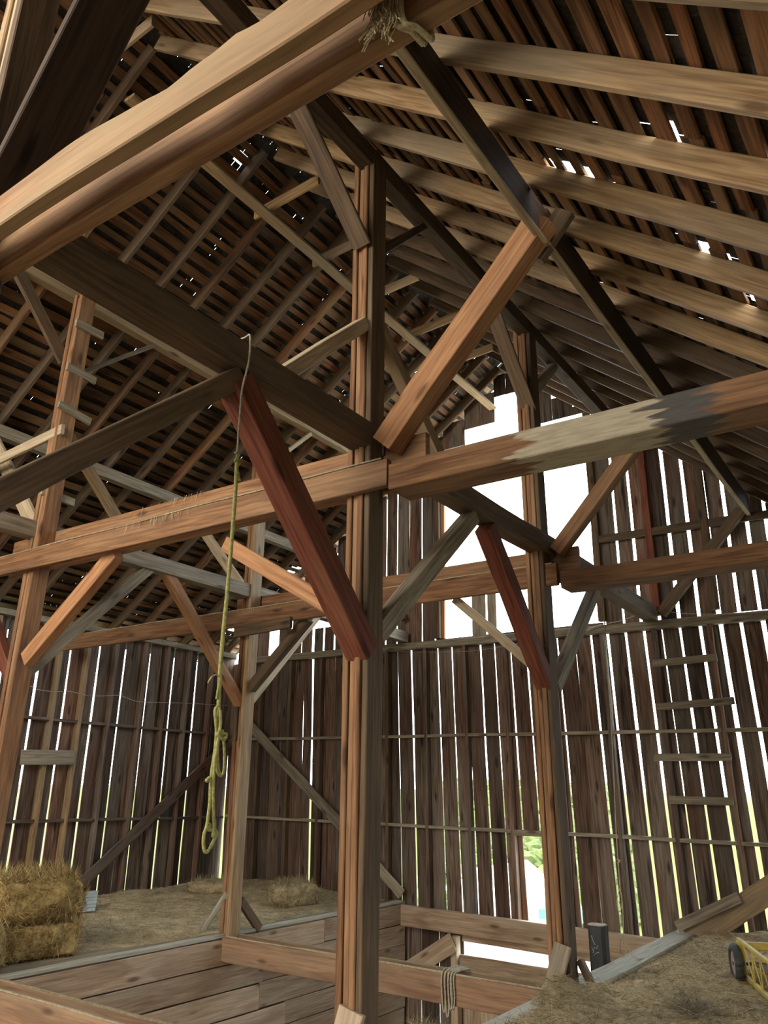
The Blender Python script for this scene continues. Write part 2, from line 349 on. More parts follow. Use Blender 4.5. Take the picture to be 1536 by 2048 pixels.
# battens on the outside closing some of the gaps part of the way
ugaps = [(-10.4, .008), (-10.15, .008), (-9.9, .01), (-9.6, .02), (-9.35, .02), (-9.08, .05), (-8.84, .035), (-8.6, .035), (-8.33, .03), (-8.05, .01), (-7.78, .01), (-7.50, .022), (-7.27, .026), (-7.02, .004), (-6.77, .022), (-6.52, .026), (-6.33, .01), (-5.9, .004), (-5.32, .004), (-5.1, .004), (-4.86, .004), (-4.66, .004), (-4.3, .004), (-3.96, .004), (-3.72, .035), (-3.44, .035), (-3.2, .035), (-2.95, .042), (-2.69, .046), (-2.43, .042), (-2.18, .055), (-1.93, .042), (-1.68, .042), (-1.45, .04), (-1.2, .04), (-.9, .04), (-.65, .04), (-.4, .04)]
ugaps = [(g, (w * 1.1 if w > .013 else w * .5)) for g, w in ugaps]
upe = edges_from(ugaps, -10.7, 0.2)
ztu = lambda x: (zl(x) if x < XM else zr(x)) + 0.14
vboards(mb, upe, 'x', YE + .06, 3.80, ztu, cuts=[(-10.14, -9.9, 3.86, 4.34), (-9.15, -8.7, 4.28, 4.62), (-6.30, -5.92, 3.85, 7.14), (-5.92, -5.33, 3.85, 7.42), (-5.33, -4.9, 3.85, 7.88), (-4.9, -4.66, 3.85, 7.7), (-4.66, -3.8, 3.85, 7.18)])  # second cut shows sky in place of a pale board struck by light
vboards(mb, edges_from([(-10.5 + .3 * k, .008) for k in range(12)], WL, -7.0), 'x', YE + .06, -2.75, lambda x: -.36)
mb.build('siding', M['siding'], wall_far)
mb = MB()   # two short boards that stand in the bottom of the opening
vboards(mb, [(-5.84, -5.60), (-5.57, -5.42)], 'x', YE + .06, 3.82, lambda x: 4.75)
mb.build('short_board', M['grey'], wall_far)
def part(name, parent, m, *a, **k): return MB().bar(*a, **k).build(name, M[m], parent)
for x in (-10.2, -9.5, -8.8, -8.1, -7.4, -6.67, -5.95, -5.27, -4.5, -3.74, -3.02, -2.3, -1.58, -.86):
    lo = -0.3
    part('stud', wall_far, 'dark' if x < -7.2 else 'siding', (x + .06, YE - .01, lo), (x, YE - .01, 3.72), 0.06, 0.10, up=(0, 1, 0))
for x in (-6.42, -3.72, -2.95, -2.2):
    part('stud', wall_far, 'redpaint' if x == -2.95 else 'dark', (x, YE - .02, 3.85), (x, YE - .02, ztu(x) - .1), 0.10, 0.10, up=(0, 1, 0))
part('opening_frame', wall_far, 'orange', (-6.36, YE + .03, 3.85), (-6.33, YE + .03, 7.1), 0.07, 0.05, up=(0, 1, 0))
for z, m in ((2.36, 'grey'), (1.05, 'grey')):
    part('girt', wall_far, m, (WL + .1, YE - .0, z + .02), (WR, YE - .0, z - .06), 0.12, 0.045)
part('plate', wall_far, 'grey', (WL + .3, YE - .02, 3.80), (-1.0, YE - .02, 3.70), 0.14, 0.11)
part('girt', wall_far, 'dark', (-3.72, YE - .03, 5.05), (-1.2, YE - .03, 5.02), 0.05, 0.11)
part('door_frame', wall_far, 'red', (-5.235, YE + .02, -0.15), (-5.235, YE + .02, 1.0), 0.04, 0.12, up=(0, 1, 0))
part('door_frame', wall_far, 'grey', (-5.24, YE + .02, 1.0), (-4.5, YE + .02, 1.0), 0.12, 0.05)
# lower part below the loft floor, at the end of the pit
part('sill_beam', wall_far, 'board', (-7.02, YE - .12, -.17), (-2.9, YE - .12, -.24), 0.10, 0.27)
part('ledger', wall_far, 'board', (-6.1, YE + .03, -.375), (-3.0, YE + .03, -.44), 0.05, 0.12)
part('post', wall_far, 'board', (-6.15, YE - .10, -2.7), (-6.15, YE - .10, -.36), 0.10, 0.12, up=(0, 1, 0))
part('top_rail', wall_far, 'board', (-6.12, YE - .05, -.74), (-3.0, YE - .05, -.77), 0.05, 0.30)
mb = MB(); vboards(mb, edges_from([(-5.9, .004), (-5.65, .004), (-5.4, .004), (-5.15, .004), (-4.9, .004), (-4.65, .004), (-4.4, .004), (-4.15, .004), (-3.9, .004), (-3.6, .004), (-3.3, .004)], -6.12, -3.0), 'x', YE + .02, -2.7, lambda x: -.7)
mb.build('lower_siding', M['board'], wall_far)
mb = MB(); vboards(mb, edges_from([(-6.8, .01), (-6.5, .01)], -7.1, -6.1), 'x', YE + .06, -2.7, lambda x: -.3)
mb.build('lower_siding', M['siding'], wall_far)

wall_left = struct('wall_left', (WL, 5, 0))
lg = [(6.28, .02), (6.55, .006), (6.84, .050), (7.09, .005), (7.35, .040), (7.6, .005), (7.87, .036), (8.1, .006), (8.37, .034), (8.62, .004), (8.88, .022), (9.12, .006), (9.42, .028), (9.66, .006), (9.96, .040), (10.2, .004), (10.42, .012), (10.64, .004)]
y = 6.02; pre = []
while y > YN + .3:
    pre.append((y, .035 if len(pre) % 2 else .02)); y -= .27
mb = MB(); vboards(mb, edges_from([(g, w * .85 if w > .015 else w * .3) for g, w in sorted(pre) + lg], YN, YE + .05), 'y', WL - .06, -2.75, lambda q: 3.98, th=.018)
mb.build('siding', M['siding'], wall_left)
for y in (4.0, 4.52, 5.05, 5.56, 6.08, 6.6, 7.12, 7.60, 8.13, 8.72, 9.2, 9.70, 10.25):
    part('stud', wall_left, 'tan' if y < 7.8 else 'siding', (WL + .01, y, -.05), (WL + .01, y, 3.86), 0.06, 0.10, up=(1, 0, 0))
part('plate', wall_left, 'grey', (WL + .01, 3.4, 3.93), (WL + .01, YE - .05, 3.90), 0.16, 0.09)
for z in (2.50, 1.09):
    part('girt', wall_left, 'siding', (WL + .0, 3.4, z), (WL + .0, YE - .05, z - .04), 0.10, 0.045)
part('patch_board', wall_left, 'grey', (WL + .09, 6.70, 1.93), (WL + .09, 7.56, 1.955), 0.03, 0.21)

wall_right = struct('wall_right', (WR, 5, 0)); mb = MB()
vboards(mb, edges_from([(YN + .3 * k, .035) for k in range(1, 43)], YN, YE), 'y', WR + .05, -2.7, lambda q: 3.05); mb.build('siding', M['siding'], wall_right)
wall_near = struct('wall_near', (XM, YN, 0)); mb = MB()
ne = edges_from([(WL + .3 * k, .03) for k in range(1, 40)], WL, WR)
vboards(mb, ne, 'x', YN, -2.7, lambda x: (zl(x) if x < XM else zr(x)) - .05, cuts=[(-7.1, -3.0, -3, 0.8), (-7.6, -2.6, 3.6, 7.7)]); mb.build('siding', M['siding'], wall_near)

# ------------------------------------------------------------------ floors and the pit sides
floor = struct('floor', (-9, 3, 0)); mb = MB(); x = WL
while x < XL - .02:
    w = min(.24, XL - x - .0); mb.bar((x + w / 2, YN, -.025), (x + w / 2, YE, -.025), w - .006, .045, ch=.003, seg=20, wob=.003); x += w
mb.build('floor_boards', M['floor'], floor)
part('edge_plank', floor, 'edge', (XL - .02, 2.9, .004), (XL - .02, YE - .15, .004), 0.10, 0.035, ch=.004)
fl2 = struct('floor', (-1, 3, 0)); mb = MB(); x = XR + .01
while x < WR:
    mb.bar((x + .12, YN, -.025), (x + .12, YE, -.025), .234, .045, ch=.003, seg=12); x += .24
mb.build('floor_boards', M['floor'], fl2)
part('edge_plank', fl2, 'edge', (XR + .11, 4.35, .018), (XR + .11, YE - .15, .018), 0.25, 0.04, ch=.004)
part('edge_beam', fl2, 'board', (XR + .06, YN, -.2), (XR + .06, YE - .1, -.2), 0.10, 0.3)
pitl = struct('wall_pit', (XL, 3, 0)); mb = MB(); z = -.015
for k in range(9):
    h = (.27, .26, .27, .25, .28, .27, .26, .28, .27)[k]
    yj = (8.9, 7.78, 7.74, 8.2, 7.76, 7.0, 8, 7.4, 8)[k]
    for a, b in ((YN, yj), (yj + .004, YE - .05)):
        mb.bar((XL + random.uniform(.01, .02), a, z - h / 2), (XL + random.uniform(.01, .02), b, z - h / 2 - .01), .03, h - random.uniform(.006, .016), ch=.004, wob=.004, seg=14)
    z -= h
mb.build('pit_boards', M['board'], pitl)
MB().bar((XL - .03, YN, -1.35), (XL - .03, YE - .02, -1.35), .03, 2.6, ch=.002, wob=0).build('light_stop', M['dark'], pitl)  # added dark sheet, stops light coming through the board seams
mb = MB(); z = -.36
for k in range(8):
    mb.bar((XR + .03, YN, z - .13), (XR + .03, YE - .1, z - .13), .03, .25, wob=.003); z -= .27
pr = struct('wall_pit', (XR, 3, 0)); mb.build('pit_boards', M['board'], pr)
fp = struct('floor', (XM, 3, -2.7)); MB().quad([(-7.3, YN, -2.7), (-2.7, YN, -2.7), (-2.7, YE, -2.7), (-7.3, YE, -2.7)]).build('drive_floor', M['soil'], fp)

# ------------------------------------------------------------------ timber frame
def post(label, x, y, z0, z1, m, ms, w=.19, dp=.175, lean=(0, 0), up_extra=0):
    o = empty('timber_post', (x, y, z0)); tag(o, label, 'post', 'laminated posts of the timber frame')
    n = len(ms); pw = w / n
    for i in range(n):
        xx = x - w / 2 + pw * (i + .5); jy = (-.004, .008, -.01, .004)[i]
        MB().bar((xx, y + jy, z0), (xx + lean[0], y + jy + lean[1], z1 - (.0, .05, .02, .0)[i]), pw - .004, dp, (0, 1, 0), wob=.004).build('plank', M[ms[i]], o)
    return o
pAR = post('tall red-brown middle post beside the big red brace', XR, BA + .04, -2.7, 6.36, 'red', ('red', 'red', 'red', 'dark'), lean=(-.02, -.05))  # dark last plank puts the right face's shade into its colour
pBR = post('red-brown post standing beside the hillside doorway', XR, BB - .02, -2.7, 6.36, 'red', ('red', 'red', 'red', 'dark'), lean=(-.03, -.10))  # shade of the right face painted by its dark last plank
pAL = post('leftmost post carrying the climbing cleats, cut by the left edge', XL - .02, BA + .02, -.03, 6.60, 'red', ('red', 'red', 'red'), lean=(.18, 0), w=.17)
pBL = post('slender red-brown post at the corner of the left loft', XL + .02, BB, -.03, 6.55, 'red', ('red', 'red', 'tan'), lean=(.0, -.02), w=.165)
p0R = post('near post cut by the upper left corner, tan and dark', XR, B0 + .02, -2.7, 6.36, 'tan', ('tan', 'pale', 'dark'), w=.17)  # pale plank paints the lit front, dark plank the shaded right face
# climbing cleats nailed to the left post
for (a0, b0, a1, b1) in ((152, 645, 206, 672), (134, 732, 191, 762), (117, 808, 180, 845), (84, 980, 148, 1005)):
    xx = -6.80 if b0 < 700 else (-6.84 if b0 < 900 else -6.92)
    MB().bar(at(a0, b0, 'x', xx), at(a1, b1, 'x', xx), .035, .085).build('cleat', M['grey'], pAL)
MB().bar((XL - .03, BB - .10, 2.10), (XL - .03, BB - .10, 2.50), .07, .04, (0, 1, 0)).build('cleat', M['dark'], pBL)
MB().bar((XL + .02, YE - .05, 3), (XL + .02, YE - .05, 3.7), .02, .02)

def tie(label, y, pieces):
    o = empty('tie_beam', ((pieces[0][1] + pieces[0][2]) / 2, y, 3.5)); tag(o, label, 'beam', 'double-plank tie beams across the barn')
    if y > 2:
        nm, x0, x1, dy, zlo, zhi, th, m, k = pieces[0]
        MB().bar((x0 + .05, y + dy - th / 2 + .006, zhi + .003), (x1 - .05, y + dy - th / 2 + .006, zhi - .007), .016, .010, wob=.005, seg=90).build('straw_dust_lit_edge', M['dust_lit'], o)  # pale strip paints light along the front plank's top edge, with straw dust
        wm = MB()
        for q in range(90 if y < 5 else 30):
            cx = random.gauss(-5.05 if y < 5 else -6.4, .22 if y < 5 else .5); back = random.random() < .4
            wm.straw((cx, y + (dy - th / 2 - .004 if not back else .085), (zhi if not back else pieces[1][5]) + .002), (random.uniform(-.5, .5), -.25, -1), random.uniform(.03, .13), .0016, random.random())
        wm.build('straw_wisps', M['dust_lit'], o)
    for nm, x0, x1, dy, zlo, zhi, th, m, k in pieces:
        MB().bar((x0, y + dy, (zlo + zhi) / 2), (x1, y + dy, (zlo + zhi) / 2 - .01), th, zhi - zlo, **k).build(nm, M[m], o)
    return o
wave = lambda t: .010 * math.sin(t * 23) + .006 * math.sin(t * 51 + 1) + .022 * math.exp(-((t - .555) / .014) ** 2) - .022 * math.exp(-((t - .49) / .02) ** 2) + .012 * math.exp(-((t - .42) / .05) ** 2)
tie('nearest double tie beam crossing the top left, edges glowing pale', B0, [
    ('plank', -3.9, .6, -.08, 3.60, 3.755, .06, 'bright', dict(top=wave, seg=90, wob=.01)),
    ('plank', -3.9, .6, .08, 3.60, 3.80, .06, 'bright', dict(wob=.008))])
tie('long red-brown tie beam through the middle post, grey patch at right', BA, [
    ('plank', -8.9, -2.76, -.12, 3.50, 3.69, .055, 'red', {}),
    ('plank', -7.6, -2.60, .12, 3.56, 3.94, .055, 'red', {}),
    ('beam_end', -2.74, 1.0, -.02, 3.45, 3.63, .27, 'redpatch', dict(wob=.006))])
tie('lower red-brown tie beam in front of the bright gable opening', BB, [
    ('plank', WL + .15, -2.84, -.12, 3.48, 3.70, .055, 'red', {}),
    ('plank', -7.4, -2.7, .12, 3.56, 3.91, .055, 'red', {}),
    ('beam_end', -2.80, 1.0, -.02, 3.43, 3.60, .27, 'red', dict(wob=.006))])
beam('short_plank', 'short brown plank under the far tie beam beside the corner post', 'plank', (-7.12, BB - .18, 3.40), (-6.2, BB - .18, 3.44), .05, .13, 'dark')
# patch of grey bare wood is on the near beam: a weathered scab board
tb = 'beams along the post rows'
beam('purlin', 'heavy dark beam running from upper left past the middle post', 'beam', (XR - .0, .9, 3.955), (XR, 4.20, 3.945), .17, .185, 'dark', tb, wob=.006)
beam('purlin', 'heavy dark beam crossing in front of the gable opening', 'beam', (XR - .0, 4.22, 3.93), (XR, YE - .05, 3.88), .18, .20, 'dark', tb, wob=.012)
beam('purlin', 'pale grey beam over the left loft between the left posts', 'beam', (XL, 3.3, 3.94), (XL, BB + .02, 3.94), .15, .17, 'grey', tb)
beam('purlin', 'pale grey beam from the loft corner post to the far wall', 'beam', (XL, BB + .04, 3.94), (XL, YE - .05, 3.92), .15, .17, 'grey', tb)
beam('ridge_side_purlin', 'dusty brown upper purlin on the left posts below the rafters', 'beam', (XL, 3.2, 6.69), (XL, YE - .05, 6.68), .12, .19, 'tan', 'upper purlins under the rafters')
beam('ridge_side_purlin', 'brown upper purlin capping the right row of posts', 'beam', (XR, .9, 6.40), (XR, YE - .05, 6.36), .13, .17, 'dark', 'upper purlins under the rafters')
# mid purlins
beam('mid_purlin', 'grey purlin halfway down the left roof slope', 'beam', (-8.6, 3.6, 5.52), (-8.6, YE - .05, 5.43), .12, .15, 'grey', 'upper purlins under the rafters')
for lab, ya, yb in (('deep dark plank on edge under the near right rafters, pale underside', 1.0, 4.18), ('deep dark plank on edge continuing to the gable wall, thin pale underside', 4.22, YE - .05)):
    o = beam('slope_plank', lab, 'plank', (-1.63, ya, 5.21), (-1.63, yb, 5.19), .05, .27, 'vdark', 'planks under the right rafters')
    MB().bar((-1.63, ya, 5.067), (-1.63, yb, 5.045), .052, .02).build('lit_pale_edge', M['pale'], o)  # bare-wood strip, its pale colour standing in for light on the bottom edge
# ridge-side long plank and collar ties
beam('runner_plank', 'long spotted plank running under the ridge collars', 'plank', (-5.27, 3.3, 7.70), (-5.30, YE - .05, 7.62), .14, .04, 'tan')
for k, y in enumerate((2.95, 4.2, 5.22, 6.27, 7.27, 8.33, 9.36)):
    beam('collar_tie', f'short collar board under the ridge, {ordn[k]} counted from the camera', 'board', (-5.5, y + .02, 7.80), (-4.56, y + .02, 7.84), .035, .13, 'tan', 'collar boards under the ridge')

# struts (canted queen posts) and braces
st = 'canted struts from the tie beams to the roof'
beam('strut', 'stout strut rising right from the middle post to the roof', 'strut', (-2.86, BA, 3.84), (-1.62, BA, 5.20), .15, .19, 'orange', st, wob=.012, up=(1, 0, -.9))
beam('strut_scab', 'short dark block nailed at the top of the stout strut', 'block', (-1.74, BA + .12, 5.02), (-1.50, BA + .12, 5.30), .06, .15, 'dark', up=(1, 0, -.9))
beam('strut', 'far red-brown strut rising right across the gable boards', 'strut', (-2.88, BB, 3.84), (-1.65, BB, 5.20), .13, .14, 'red', st, up=(1, 0, -.9))
beam('strut', 'dim strut against the far gable wall at right', 'strut', (-2.86, YE - .16, 3.84), (-1.70, YE - .16, 5.10), .12, .13, 'dark', st, up=(1, 0, -.9))
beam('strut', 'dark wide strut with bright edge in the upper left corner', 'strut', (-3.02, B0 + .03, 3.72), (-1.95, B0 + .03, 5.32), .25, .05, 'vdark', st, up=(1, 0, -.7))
beam('strut', 'pale wide strut at the left edge beside the leftmost post', 'strut', (-7.16, BA + .12, 3.90), (-8.55, BA + .12, 5.40), .05, .17, 'pale', st, up=(1, 0, .9))
beam('strut', 'pale strut ending behind the hanging rope', 'strut', (-7.20, BB + .1, 3.92), (-8.52, BB + .1, 5.36), .06, .13, 'pale', st, up=(1, 0, .9))
beam('strut', 'dim strut over the loft at the far end', 'strut', (-7.20, YE - .16, 3.95), (-8.5, YE - .16, 5.3), .07, .13, 'dark', st, up=(1, 0, .9))
gx = 'knee braces across the barn'; gy = 'knee braces along the post rows'
def brace(label, p0, p1, w, h, m, g, **k): return beam('knee_brace', label, 'brace', p0, p1, w, h, m, g, **k)
brace('long bright red brace with a splintered end beside the rope', (XR + .01, 2.82, 3.80), (XR, 4.14, 2.42), .17, .17, 'redpaint', gy, up=(0, 1, 1), wob=.006)
brace('grey-green brace leaning right of the middle post', (XR, 5.68, 3.80), (XR, 4.26, 2.55), .12, .13, 'grey', gy, up=(0, -1, 1))
brace('dark red brace meeting the doorway post from upper left', (XR, 5.93, 3.78), (XR, 7.14, 2.48), .15, .15, 'redpaint', gy, up=(0, 1, 1))
brace('grey brace leaning right from the doorway post', (XR, 8.62, 3.76), (XR, 7.28, 2.52), .12, .12, 'grey', gy, up=(0, -1, 1))
brace('long pale-topped brace running down to the left edge', (XR, 2.84, 3.82), (XR, 1.42, 2.56), .13, .12, 'dark', gy, up=(0, -1, 1))
brace('pale-topped brace left of the upper middle post', (XR, 4.06, 4.84), (XR, 3.22, 4.02), .10, .10, 'pale', gy, up=(0, -1, 1))
brace('round brown pole brace right of the upper middle post', (XR, 4.24, 4.92), (XR, 5.35, 3.98), .10, .11, 'tan', gy, up=(0, 1, 1))
brace('wide flat board brace rising left from the upper middle post', (XR - .06, 3.20, 6.34), (XR - .0, 4.03, 5.52), .16, .03, 'dark', gy, up=(0, 1, 1))
brace('small dark brace with pale edge right of the upper middle post', (XR, 4.24, 5.60), (XR, 4.95, 6.34), .06, .07, 'dark', gy, up=(0, -1, 1))
brace('dark board brace left of the upper far post', (XR - .04, 6.25, 6.32), (XR - .0, 7.06, 5.38), .16, .03, 'dark', gy, up=(0, 1, 1))
brace('grey board brace right of the upper far post', (XR, 7.24, 5.72), (XR, 7.82, 6.30), .10, .10, 'grey', gy, up=(0, -1, 1))
brace('weathered brace from the leftmost post up to the grey beam', (XL, 5.55, 3.90), (XL, 4.24, 2.56), .10, .12, 'grey', gy, up=(0, -1, 1))
brace('orange brace above the rope meeting the loft corner post', (XL, 5.78, 3.90), (XL, 7.12, 2.54), .11, .12, 'orange', gy, up=(0, 1, 1))
brace('pale-edged brace right of the loft corner post', (XL, 8.55, 3.90), (XL, 7.28, 2.58), .10, .10, 'pale', gy, up=(0, -1, 1))
brace('brown brace standing on the tie right of the leftmost post', (XL, 4.30, 5.06), (XL, 5.36, 4.02), .09, .10, 'tan', gy, up=(0, 1, 1))
brace('dark pale-edged brace left of the cleated post top', (XL, 3.45, 6.60), (XL, 4.14, 5.84), .05, .14, 'dark', gy, up=(0, 1, 1))
brace('thin grey brace right of the cleated post top', (XL, 4.34, 5.80), (XL, 5.24, 6.60), .05, .05, 'grey', gy, up=(0, -1, 1))
brace('small pale brace under the tan purlin above the loft post', (XL, 7.28, 5.72), (XL, 8.2, 6.58), .05, .06, 'pale', gy, up=(0, -1, 1))
brace('orange-brown brace under the long tie at the leftmost post', (-5.74, BA, 3.52), (-6.86, BA, 2.66), .10, .15, 'orange', gx, up=(-1, 0, 1))
brace('reddish brace cut by the left edge of the photo', (-7.9, BA, 3.45), (-7.06, BA, 2.50), .10, .12, 'redpaint', gx, up=(1, 0, 1))
brace('clean orange board with a pointed end behind the big red brace', (-4.34, BA - .05, 3.36), (-3.12, BA - .05, 2.66), .04, .12, 'orange', gx, up=(1, 0, 1))
brace('brown brace under the far tie beside the loft corner post', (-6.08, BB, 3.50), (-6.96, BB, 2.72), .10, .12, 'dark', gx, up=(-1, 0, 1))
brace('thin pale brace meeting the doorway post from the left', (-4.06, BB, 3.50), (-3.14, BB, 2.68), .05, .09, 'pale', gx, up=(1, 0, 1))
beam('collar_board', 'pale straw-marked board running left from the cleated post', 'board', (-8.9, BA - .06, 4.82), (-6.80, BA - .06, 4.97), .04, .11, 'pale')
# the small fir braces near the gable window
beam('wall_brace', 'red-brown brace against the dark boards left of the window', 'brace', (-7.35, YE - .12, 4.9), (-7.02, YE - .12, 4.2), .06, .10, 'redpaint', up=(1, 0, 1))

# cross beams over the drive at loft level
def cross(label, y, x0, x1, zt, h=.25, m='cross'):
    o = empty('cross_beam', ((x0 + x1) / 2, y, zt - h)); tag(o, label, 'beam', 'double cross beams at loft level')
    for dy in (-.09, .09):
        MB().bar((x0, y + dy, zt - h / 2), (x1, y + dy, zt - h / 2 - .02), .055, h, wob=.004).build('plank', M[m], o)
        MB().bar((x0 + .1, y + dy - .018, zt + .003), (x1 - .1, y + dy - .018, zt - .017), .02, .012, wob=.006, seg=60).build('straw_dust_lit_edge', M['dust_lit'], o)
    return o
cross('double beam spanning the drive from the loft corner post', BB, XL - .02, XR + .02, .005)
cross('double red-brown beam in the bottom left corner', BA, XL, XR, .09, h=.28)
# kick braces at the post feet
kg = 'short kick boards at the post feet'
def kick(label, p0, p1, w, h, m, up): beam('kick_board', label, 'board', p0, p1, w, h, m, kg, up=up)
kick('grey kick board at the foot of the doorway post', (-2.98, BB - .17, .36), (-3.13, BB - .30, -.22), .15, .04, 'grey', (0, 1, 0))
kick('dark sliver of kick board right of the doorway post', (-2.92, BB + .05, .22), (-2.80, BB + .02, .02), .05, .08, 'dark', (0, 1, 0))
kick('pale kick board at the middle post foot, bottom edge', (-3.0, BA - .07, .42), (-3.12, BA - .14, -.1), .17, .04, 'board', (0, 1, 0))
kick('pale kick board leaning left at the loft corner post', (XL - .0, BB - .06, .45), (XL - .38, BB - .02, .01), .10, .05, 'edge', (1, 0, 1))
kick('dark kick board right of the loft corner post', (XL + .02, BB + .14, .34), (XL + .02, BB + .48, .01), .05, .10, 'dark', (0, 1, 1))

# diagonal wall braces
wg = 'long diagonal boards nailed across the walls'
beam('wall_brace', 'long diagonal board climbing the left wall behind the hay', 'board', (WL + .10, 7.86, .12), (WL + .10, YE - .12, 2.30), .04, .17, 'siding', wg)
beam('wall_brace', 'long diagonal board falling right behind the loft corner post', 'board', (WL + .5, YE - .11, 2.70), (-7.98, YE - .11, .84), .04, .17, 'grey', wg)
beam('wall_brace', 'lower stub of the diagonal board right of the middle post', 'board', (-7.6, YE - .11, .54), (-7.04, YE - .11, .10), .04, .15, 'grey', wg)
beam('leaning_plank', 'wide brown plank rising to the right edge, knots showing', 'plank', (-2.86, YE - .36, -.05), (-1.2, YE - .36, 1.05), .05, .26, 'tan', 'planks at the right wall foot')
beam('leaning_plank', 'short grey plank lying on top of the wide brown plank', 'plank', (-2.98, YE - .44, .10), (-2.25, YE - .44, .47), .05, .12, 'grey', 'planks at the right wall foot')
beam('diagonal_board', 'rust-brown diagonal board in the dark under the far sill', 'board', (-6.96, YE - .22, -.92), (-6.12, YE - .22, -.42), .05, .24, 'board')

# wall ladder at right
lad = empty('wall_ladder', (-2.65, YE - .1, 1.4)); tag(lad, 'ladder of five boards nailed to the far wall studs at right', 'ladder')
for x0, x1, z0, z1 in ((-3.06, -2.24, 3.20, 3.22), (-3.06, -2.10, 2.63, 2.67), (-3.16, -2.22, 2.0, 2.0), (-3.02, -2.26, 1.49, 1.48)):
    MB().bar((x0, YE - .085, z0), (x1, YE - .085, z1), .03, .095).build('rung', M['grey'], lad)
lad['label'] = 'ladder of four boards nailed to the far wall studs at right'

# ------------------------------------------------------------------ black post
bp = MB().bar((-3.17, 8.36, -2.7), (-3.17, 8.36, .335), .17, .15, (0, 1, 0), ch=.03, seg=8, wob=.008).build('stub_post', M['black'])
tag(bp, 'short black tarred post with chalk marks beyond the doorway post', 'post')
MB().bar((-3.17, 8.36, .336), (-3.17, 8.36, .345), .165, .145, (0, 1, 0), ch=.04).build('cut_top', M['cut'], bp)
mb = MB()
def cpt(x, z): return (-3.17 + x, 8.277, z)
for pts in ([(-.035, .25), (-.02, .20), (.0, .17)], [(-.04, .15), (-.03, .12), (-.01, .15), (.01, .14), (.025, .17)], [(-.02, .08), (.0, .10), (.03, .11)], [(-.02, .12), (-.03, .10)]):
    mb.tube([cpt(*p) for p in pts], .0025, 5)
mb.build('chalk_marks', M['chalk'], bp)

# ------------------------------------------------------------------ ropes and wires
def crom(pts, n=6):
    pts = [V(p) for p in pts]; out = []
    for i in range(len(pts) - 1):
        p0 = pts[max(i - 1, 0)]; p1 = pts[i]; p2 = pts[i + 1]; p3 = pts[min(i + 2, len(pts) - 1)]
        for k in range(n):
            t = k / n
            out.append(.5 * ((2 * p1) + (p2 - p0) * t + (2 * p0 - 5 * p1 + 4 * p2 - p3) * t * t + (3 * p1 - p0 - 3 * p2 + p3) * t ** 3))
    out.append(pts[-1]); return out
def wirething(name, label, cat, pts, r, m, group=None):
    o = MB().tube(crom(pts, 5), r, 6).build(name, M[m], smooth=True); return tag(o, label, cat, group)
Y = 2.93
def rp(lst, dy=0): return [at(px, py, 'x', XR + .135 + dy) for px, py in lst]
ro = empty('hanging_rope', at(420, 1700, 'y', Y)); tag(ro, 'yellow-green rope hanging from the dark beam in knotted loops', 'rope')
def rpart(nm, pts, r, m='yrope', n=6): return MB().tube(crom(pts, 5), r, n).build(nm, M[m], ro, smooth=True)
top = at(499, 676, 'x', XR + .11)
rpart('upper_line', [(XR - .11, top.y, 3.98), (XR - .08, top.y, 4.06), (XR + .07, top.y, 4.062)] + rp([(500, 672), (498, 720), (486, 770), (482, 800), (476, 880), (474, 920)]), .006, 'wrope')
rpart('main_line', rp([(474, 915), (471, 980), (465, 1060), (455, 1180), (446, 1270), (440, 1345), (438, 1400), (436, 1418)]), .0105)
rpart('knot', rp([(470, 905), (478, 910), (470, 922), (480, 925), (474, 935), (477, 950), (479, 962)]), .007)
rpart('twig', rp([(416, 1366), (424, 1353), (434, 1350), (440, 1358)]), .004, 'rope')
rpart('tail', rp([(440, 1358), (436, 1380), (433, 1398)]), .006)
rpart('loop', rp([(436, 1412), (430, 1422), (433, 1460), (430, 1500), (424, 1540), (421, 1570), (420, 1600), (417, 1628), (414, 1650), (408, 1670), (407, 1690), (410, 1704), (416, 1702), (424, 1690), (427, 1682)]), .008)
rpart('loop', rp([(438, 1415), (440, 1450), (436, 1480), (430, 1520), (427, 1560), (426, 1610), (428, 1650), (426, 1672), (432, 1672), (426, 1684), (422, 1692)], dy=.01), .008)
rpart('loop', rp([(437, 1415), (434, 1450), (437, 1470), (433, 1500), (434, 1540), (441, 1552), (447, 1545), (449, 1520), (448, 1490), (446, 1474), (440, 1466), (436, 1490), (436, 1530), (441, 1551)], dy=-.01), .0065)
rpart('loop', rp([(440, 1420), (441, 1445), (440, 1465), (452, 1468), (450, 1478), (440, 1476), (436, 1466), (446, 1462)], dy=.015), .008)
rpart('knot', rp([(420, 1555), (412, 1562), (420, 1560), (424, 1566), (416, 1556)]), .009)
rpart('knot', rp([(414, 1646), (420, 1652), (412, 1656), (420, 1660), (428, 1658), (434, 1670), (428, 1675)]), .009)

